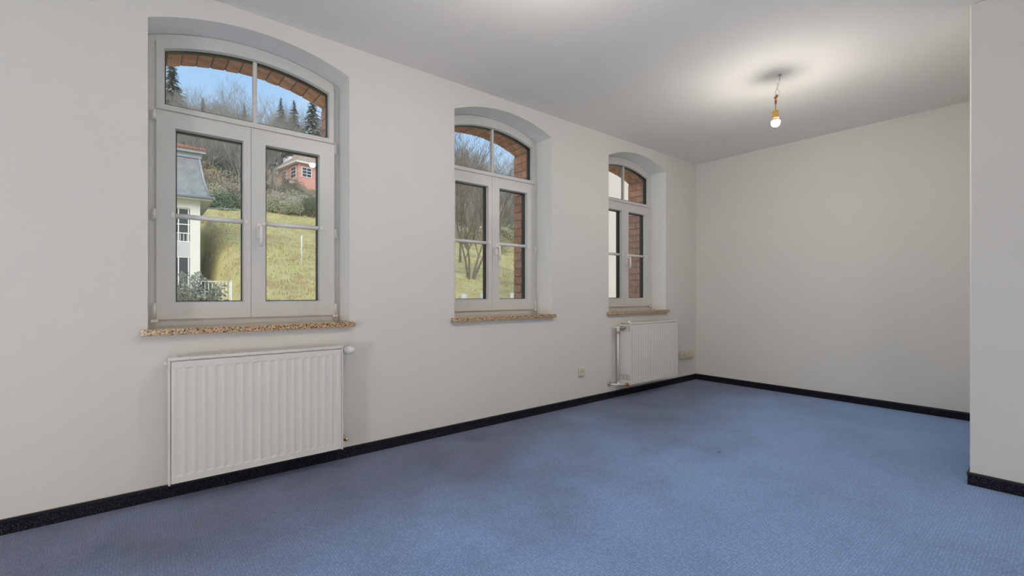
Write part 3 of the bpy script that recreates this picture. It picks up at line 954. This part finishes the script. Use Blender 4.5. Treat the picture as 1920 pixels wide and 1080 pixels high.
plant_conifer(20.6, 92, 0, 1.02, 'left of two slender conifers on the skyline right of the glazing bar')
plant_conifer(22.9, 92, 2, 1.22, 'right of two slender conifers on the skyline right of the glazing bar')
plant_conifer(24.4, 85, 1, 1.08, 'broad dark conifer on the skyline beside the brick reveal')
plant_conifer(27.2, 86, 0, 1.2, 'tallest dark conifer behind the red house, nearest the brick reveal')
for i, (x, y, k, s) in enumerate([(12.5, 93, 2, .7), (9.0, 100, 0, .8), (6.2, 96, 2, .75), (15.5, 98, 1, .7), (60, 88, 0, .9), (64, 94, 1, .8), (56, 90, 2, .9)]):
    plant_conifer(x, y, k, s, 'dark conifer standing among the leafless trees of the wood', 'conifers in the wood')

SH = [leaf_clump(200+k, 1.6, 1.4, 1.5, 3000, .052) for k in range(3)]
SHM = {}
def shrub(x, y, k, mt, sc, label, group=None, name='shrub'):
    key = (k, mt.name)
    if key not in SHM: SHM[key] = (SH[k].mesh('foliage', mt), stems(300+k, 1.6, 1.5).mesh('stems', M_BARK))
    r = empty(name, (x, y, ground(x, y)-.05)); tag(r, label, 'shrub', group)
    r.scale = sc if isinstance(sc, tuple) else (sc, sc, sc); r.rotation_euler = (0,0,random.uniform(0,6.28))
    inst('foliage', SHM[key][0], (0,0,0), r); inst('stems', SHM[key][1], (0,0,0), r)
    return r
# shrubs in the garden of the red house
gcol = [M_LEAFG, M_LEAFB, M_LEAFG, M_LEAFB, M_LEAFD]
for i in range(60):
    y = random.uniform(44.5, 66); x = random.uniform(.158, .335)*(y+2.84)
    shrub(x, y, i % 3, gcol[i % 5], random.uniform(.8, 1.3) if y < 57 else random.uniform(.5, .85), 'tangled olive and brown shrub in the garden below the red house' , 'shrubs below the red house')
for x, y in ((15.2,64), (16.4,66), (14.2,62.5), (17.4,67.5)):
    shrub(x, y, 1, M_LEAFG, .8, 'low olive shrub on the bank at the corner of the red house', 'low shrubs at the corner of the red house')
shrub(11.2, 52.5, 0, M_LEAFO, .95, 'small yellow orange shrub below the red house')
shrub(15.6, 64.5, 1, M_LEAFO, .9, 'yellow orange shrub on the bank left of the red house')
shrub(5.9, 60, 1, M_LEAFO, (1.3,1.3,1.7), 'orange autumn shrub above the dark hedge beside the slate roof')
for i in range(50):
    y = random.uniform(33, 72); x = random.uniform(.62, .95)*(y+2.84)
    shrub(x, y, i % 3, [M_LEAFG, M_LEAFG, M_LEAFB, M_LEAFD][i % 4], random.uniform(.8, 1.4), 'undergrowth shrub at the wood edge beyond the middle window', 'undergrowth at the wood edge')
for i in range(24):
    y = random.uniform(47, 80); x = random.uniform(.36, .6)*(y+2.84)
    shrub(x, y, i % 3, [M_LEAFG, M_LEAFB, M_LEAFD][i % 3], random.uniform(.9, 1.5), 'undergrowth shrub on the slope right of the red house', 'undergrowth right of the red house')
for i in range(60):
    y = random.uniform(53, 90); x = random.uniform(.02, .15)*(y+2.84)
    shrub(x, y, i % 3, [M_LEAFG, M_LEAFG, M_LEAFB, M_LEAFD][i % 4], random.uniform(.9, 1.6), 'undergrowth shrub on the slope above the dark hedge', 'undergrowth above the hedge')
# clipped hedge
m = MB(); rnd = random.Random(8)
for _ in range(5200):
    x = rnd.uniform(3.2, 9.4); t = rnd.random()
    y = 50.6 + rnd.uniform(-.7, .7); top = 1.5 + .12*math.sin(x*2.1)
    if t < .45: y = 50.6 - .7 + rnd.uniform(-.06,.06); z = rnd.uniform(0, top)
    elif t < .8: z = top + rnd.uniform(-.08, .06)
    else: z = rnd.uniform(0, top)
    p = Vector((x, y, ground(x, y) + z)); u = Vector((rnd.uniform(-1,1), rnd.uniform(-1,1), rnd.uniform(-1,1))).normalized(); w_ = u.orthogonal().normalized()
    m.add([p-u*.10, p+w_*.055, p+u*.10, p-w_*.055], [(0,1,2,3)])
hg = empty('hedge', (6, 50.6, 0)); tag(hg, 'dark green clipped hedge along the top of the lawn', 'hedge')
o = m.build('foliage', M_LEAFD, hg, fix=False); o.location = (-6, -50.6, 0)
MB().box(-2.8, 3.3, -.5, .5, 8.6, ground(6, 50.6)+1.25).build('core', M_LEAFD, hg)

# ------------------------------------------------------------------ slate-roofed building
BY = 30 - 2.84                               # its front plane
bl_ = empty('slate_roof_building', (-2, BY, 0)); tag(bl_, 'pale building with tall windows under a steep grey slate roof', 'building')
OX = 2.0
def bp(m, name, mt, parent=bl_):
    return m.build(name, mt, parent)
XR, XLB = 2.50, -7.5
bp(MB().box(XLB+OX, XR+OX, .25, 9, -.6, 6.1), 'wall', M_RENDERW)
for k in range(5):
    xr = 2.05 - k*2.3
    xl = xr - 1.85
    # pier beside each window strip
    bp(MB().box(xr+OX, (XR if k == 0 else xr+.45)+OX, 0, .26, -.6, 6.1), 'pier', M_RENDERW)
    bp(MB().box(xl+OX, xr+OX, .02, .26, 5.62, 6.1), 'lintel', M_RENDERW)
    bp(MB().box(xl+OX, xr+OX, .10, .26, 3.02, 3.80), 'spandrel', M_GREYP)
    for z0, z1 in ((.3, 3.02), (3.80, 5.62)):
        wn = bp(MB().box(xl+OX, xr+OX, .16, .26, z0, z1), 'window', M_PANE)
        g_ = MB()
        for j in range(5): g_.box(xl+.03+j*.44+OX-.025, xl+.03+j*.44+OX+.025, .12, .17, z0, z1)
        zs_ = (z0+.03, z0+.48, z0+.95, z1-.03) if z0 > 3 else (z0+.03, z0+.52, z0+.98, z1-.03)
        for z in zs_: g_.box(xl+OX, xr+OX, .11, .17, z-.025, z+.025)
        g_.build('glazing_bars', M_WHITEF, wn)
        cur = MB()
        for j in range(12): cur.box(xl+.06+j*.15+OX, xl+.10+j*.15+OX, .145, .165, z0+.05, z0+.48)
        cur.build('inside_railing', M_GREYP, wn)
# eave: soffit and gutter
bp(MB().box(XLB+OX-.45, XR+OX+.50, -.48, 9.4, 6.06, 6.14), 'soffit', M_GREYP)
gut = MB().tube([(XLB+OX-.5, -.50, 6.20), (XR+OX+.55, -.50, 6.20)], .085, 10)
gut.tube([(XR+OX+.55, -.50, 6.20), (XR+OX+.55, 9.4, 6.20)], .085, 10)
bp(gut, 'gutter', M_ZINC)
# mansard: curved slope built of slate courses
prof = [(0, 0), (.10, .30), (.19, .62), (.27, .95), (.34, 1.28), (.40, 1.62), (.45, 1.96), (.49, 2.30)]
ER, EL, EF = XR+OX+.45, XLB+OX-.45, -.42
core = MB()
for (a, za), (b, zb) in zip(prof, prof[1:]):
    core.add([(EL+a, EF+a, 6.14+za), (ER-a, EF+a, 6.14+za), (ER-b, EF+b, 6.14+zb), (EL+b, EF+b, 6.14+zb)], [(0,1,2,3)])
    core.add([(ER-a, EF+a, 6.14+za), (ER-a, 9.3, 6.14+za), (ER-b, 9.3, 6.14+zb), (ER-b, EF+b, 6.14+zb)], [(0,1,2,3)])
core.add([(EL+.49, EF+.49, 8.44), (ER-.49, EF+.49, 8.44), (ER-.49, 9.3, 8.44), (EL+.49, 9.3, 8.44)], [(0,1,2,3)])
rf = bp(core, 'mansard_roof', M_SLATE)
SL = MB().box(-.115, .115, -.016, 0, 0, .21).mesh('slate', M_SLATE)
def profx(z):
    for (a, za), (b, zb) in zip(prof, prof[1:]):
        if z <= zb: return a + (b-a)*(z-za)/(zb-za), math.atan2(b-a, zb-za)
    return prof[-1][0], 0
nsl = 0
random.seed(4)
for row in range(13):
    z = .02 + row*.17
    a, tilt = profx(z)
    x = ER - a - .12 - (.115 if row % 2 else 0)
    while x > ER - 5.2 and nsl < 295:
        inst('slate', SL, (x, EF+a-.004, 6.14+z), rf, (-tilt+.03, 0, random.uniform(-.012,.012)))
        x -= .236; nsl += 1
bp(MB().tube([(ER-.02, EF-.03+.02, 6.16), (ER-.30, EF+.26, 7.2), (ER-.49, EF+.46, 8.42)], .05, 8), 'hip_ridge', M_ZINC)
# crowning cornice and red tile edge
cn = MB().box(EL+.25, ER-.22, EF+.22, 9.5, 8.62, 8.78); cn.box(EL+.40, ER-.38, EF+.40, 9.4, 8.36, 8.62)
bp(cn, 'cornice', M_ZINC)
rt = MB().add([(EL+.2, EF+.18, 8.80), (ER-.2, EF+.18, 8.80), (ER-.2, 9.5, 8.80), (EL+.2, 9.5, 8.80), (EL+2.5, EF+3.2, 9.9), (ER-2.5, EF+3.2, 9.9)],
              [(0,1,5,4), (1,2,5), (2,3,4,5), (3,0,4), (3,2,1,0)])
tp = bp(rt, 'upper_roof', M_TILE)
TL = MB().tube([(0, 0, 0), (0, .38, .14)], [.065, .055], 8).mesh('tile', M_TILE)
for i in range(50):
    inst('tile', TL, (ER-.30-i*.14, EF+.14, 8.81), tp)

# white railing and planting in the yard
RY = 22 - 2.84
rl = empty('railing', (2.3, RY, 0)); tag(rl, 'white metal railing on the yard edge beside the pale building', 'railing')
for i in range(10):
    MB().tube([(-.55+i*.122, 0, .45), (-.55+i*.122, 0, 1.52)], .014, 6).build('bar', M_WHITEF, rl)
MB().tube([(-.60, 0, 1.52), (.60, 0, 1.52)], .02, 8).build('top_rail', M_WHITEF, rl)
MB().tube([(-.60, 0, .62), (.60, 0, .62)], .018, 8).build('bottom_rail', M_WHITEF, rl)
for x in (-.60, .60): MB().tube([(x, 0, -.75), (x, 0, 1.56)], .022, 8).build('post', M_WHITEF, rl)
rnd = random.Random(14)
for i, (x, y, s, lab) in enumerate([(1.15, 15.2, 1.15, 'grey green arching shrub in front of the pale building, nearer its window'), (1.75, 15.6, .95, 'grey green arching shrub beside the white railing')]):
    r = empty('arching_shrub', (x, y, ground(x, y)-.05)); tag(r, lab, 'shrub')
    m = MB(); m2 = MB()
    for k in range(70):
        a = rnd.uniform(0, 6.28); l = rnd.uniform(.35, .75)*s; hgt = rnd.uniform(1.0, 1.75)*s
        pts = [(math.cos(a)*l*t, math.sin(a)*l*t, hgt*math.sin(t*2.0)/1.0) for t in (0, .3, .55, .8, 1.0)]
        m2.tube(pts, [.010, .009, .007, .005, .002], 3, cap=False)
        for t in range(14):
            f = rnd.uniform(.3, 1.0); px, py, pz = math.cos(a)*l*f, math.sin(a)*l*f, hgt*math.sin(f*2.0)
            u = Vector((rnd.uniform(-1,1), rnd.uniform(-1,1), rnd.uniform(-.6,.6))).normalized()*.075; w_ = u.orthogonal().normalized()*.02
            p = Vector((px,py,pz)); m.add([p-u, p+w_, p+u, p-w_], [(0,1,2,3)])
    m.build('leaves', vary('grey_green_leaves', [(.20,.23,.17), (.33,.36,.28)], 4), r, fix=False)
    m2.build('stems', M_TWIG, r, fix=False)

# ------------------------------------------------------------------ red house on the hill
HXc, HYc = 18.4, 71.0
hz = ground(HXc, HYc)
hs = empty('red_house', (HXc, HYc, 0)); tag(hs, 'red rendered house with white windows high on the wooded hillside', 'house')
hs.rotation_euler = (0, 0, math.radians(10.4))
# local: corner at origin, right face along +x, left face along +y (turned towards the viewer)
EZ = 20.9
MB().box(0, 9, 0, 7, hz-4, EZ).build('wall', M_REDW, hs)
MB().box(-.5, 9.5, -.5, 7.5, EZ-.06, EZ+.18).build('eaves', M_WHITEF, hs)
MB().add([(-.45,-.45,EZ+.18),(9.45,-.45,EZ+.18),(9.45,7.45,EZ+.18),(-.45,7.45,EZ+.18),(3.4,3.5,EZ+4.4),(5.6,3.5,EZ+4.4)],
         [(0,1,5,4),(1,2,5),(2,3,4,5),(3,0,4),(3,2,1,0)]).build('roof', M_BROOF, hs)
def hwin(face, a, z, w_, h_):
    m = MB(); p = MB(); b = MB()
    if face == 'x':
        fr = MB().box(a-.08, a+w_+.08, -.06, .02, z-.08, z+h_+.08).build('window', M_WHITEF, hs)
        nx = max(2, int(w_/.55)); nz = 3
        for i in range(nx):
            for j in range(nz):
                MB().box(a+.05+i*w_/nx, a+(i+1)*w_/nx-.05, -.075, -.055, z+.05+j*h_/nz, z+(j+1)*h_/nz-.05).build('pane', M_PANE, fr)
    else:
        fr = MB().box(-.06, .02, a-.08, a+w_+.08, z-.08, z+h_+.08).build('window', M_WHITEF, hs)
        nx = max(2, int(w_/.55)); nz = 3
        for i in range(nx):
            for j in range(nz):
                MB().box(-.075, -.055, a+.05+i*w_/nx, a+(i+1)*w_/nx-.05, z+.05+j*h_/nz, z+(j+1)*h_/nz-.05).build('pane', M_PANE, fr)
hwin('x', .6, EZ-2.0, 1.4, 1.4)
hwin('x', 3.2, EZ-2.0, 1.4, 1.4)
hwin('y', .7, EZ-2.1, 1.5, 1.6)
hwin('y', 4.0, EZ-2.1, 1.3, 1.5)
bay = MB().box(-1.1, .02, .4, 3.4, hz-3, EZ-2.75).build('bay', M_WHITEF, hs)
MB().add([(-1.35,.15,EZ-2.75),(-1.35,3.65,EZ-2.75),(.02,3.65,EZ-2.75),(.02,.15,EZ-2.75),(.02,.6,EZ-2.2),(.02,3.2,EZ-2.2)], [(0,1,5,4),(0,4,3),(1,2,5),(3,2,1,0)]).build('bay_roof', M_BROOF, bay)
for i in range(4):
    for j in range(3):
        MB().box(-1.13, -1.09, .52+i*.72, 1.12+i*.72, EZ-5.2+j*.8, EZ-4.5+j*.8).build('pane', M_PANE, bay)
for y0 in (4.3, 5.7):
    MB().box(.5, 1.1, y0, y0+.7, EZ+.1, EZ+1.9).build('chimney', M_WHITEF, hs)

# ------------------------------------------------------------------ cream building beyond the far window
cb = empty('cream_building', (11.6, 8.2, 0)); tag(cb, 'plain cream rendered building wall filling the far window', 'building')
CBR = math.radians(-47)
cb.rotation_euler = (0, 0, CBR)
MB().box(0, 16, 0, 10, -2, 9.5).build('wall', M_CREAMW, cb)
MB().box(-.4, 16.4, -.4, 10.4, 9.5, 9.75).build('eaves', M_ZINC, cb)
MB().add([(-.4,-.4,9.75),(16.4,-.4,9.75),(16.4,10.4,9.75),(-.4,10.4,9.75),(4,5,13),(12,5,13)], [(0,1,5,4),(1,2,5),(2,3,4,5),(3,0,4),(3,2,1,0)]).build('roof', M_TILE, cb)
MB().box(-.06, 16, -.05, 0, -2, -.6).build('plinth', M_STONE, cb)

# ------------------------------------------------------------------ posts and boards by the lawn
def post(name, x, y, h, r, mt, label, round_top=True):
    z = ground(x, y)
    o = MB().lathe([(r, -.3), (r, h-r*.8), (r*.75, h-.2*r), (r*.3, h)], (0,0,0), 'z', 12).build(name, mt)
    o.location = (x, y, z); tag(o, label, 'post'); return o
post('stone_post', 10.85, 13.8, .80, .17, M_STONE, 'round-topped pale stone post on the grass outside the middle window')
post('stone_post', 11.95, 13.9, .82, .19, M_STONE, 'second stone post partly hidden by the middle window mullion')
post('marker_pole', 13.9, 19.5, 2.3, .05, M_WHITEF, 'thin white marker pole on the slope outside the middle window')
post('marker_pole', 7.0, 24.5, 1.6, .035, M_WHITEF, 'thin white marker pole on the lawn outside the nearest window')
sg = empty('sign_post', (13.55, 13.6, ground(13.55, 13.6))); tag(sg, 'small post with two white boards on the grass outside the middle window', 'sign')
MB().tube([(0,0,-.3), (0,0,1.55)], .03, 8).build('pole', M_WHITEF, sg)
MB().box(-.32, .42, -.07, -.03, .62, .86).build('board', M_WHITEF, sg)
MB().box(-.28, .46, -.07, -.03, .40, .56).build('board', M_WHITEF, sg)
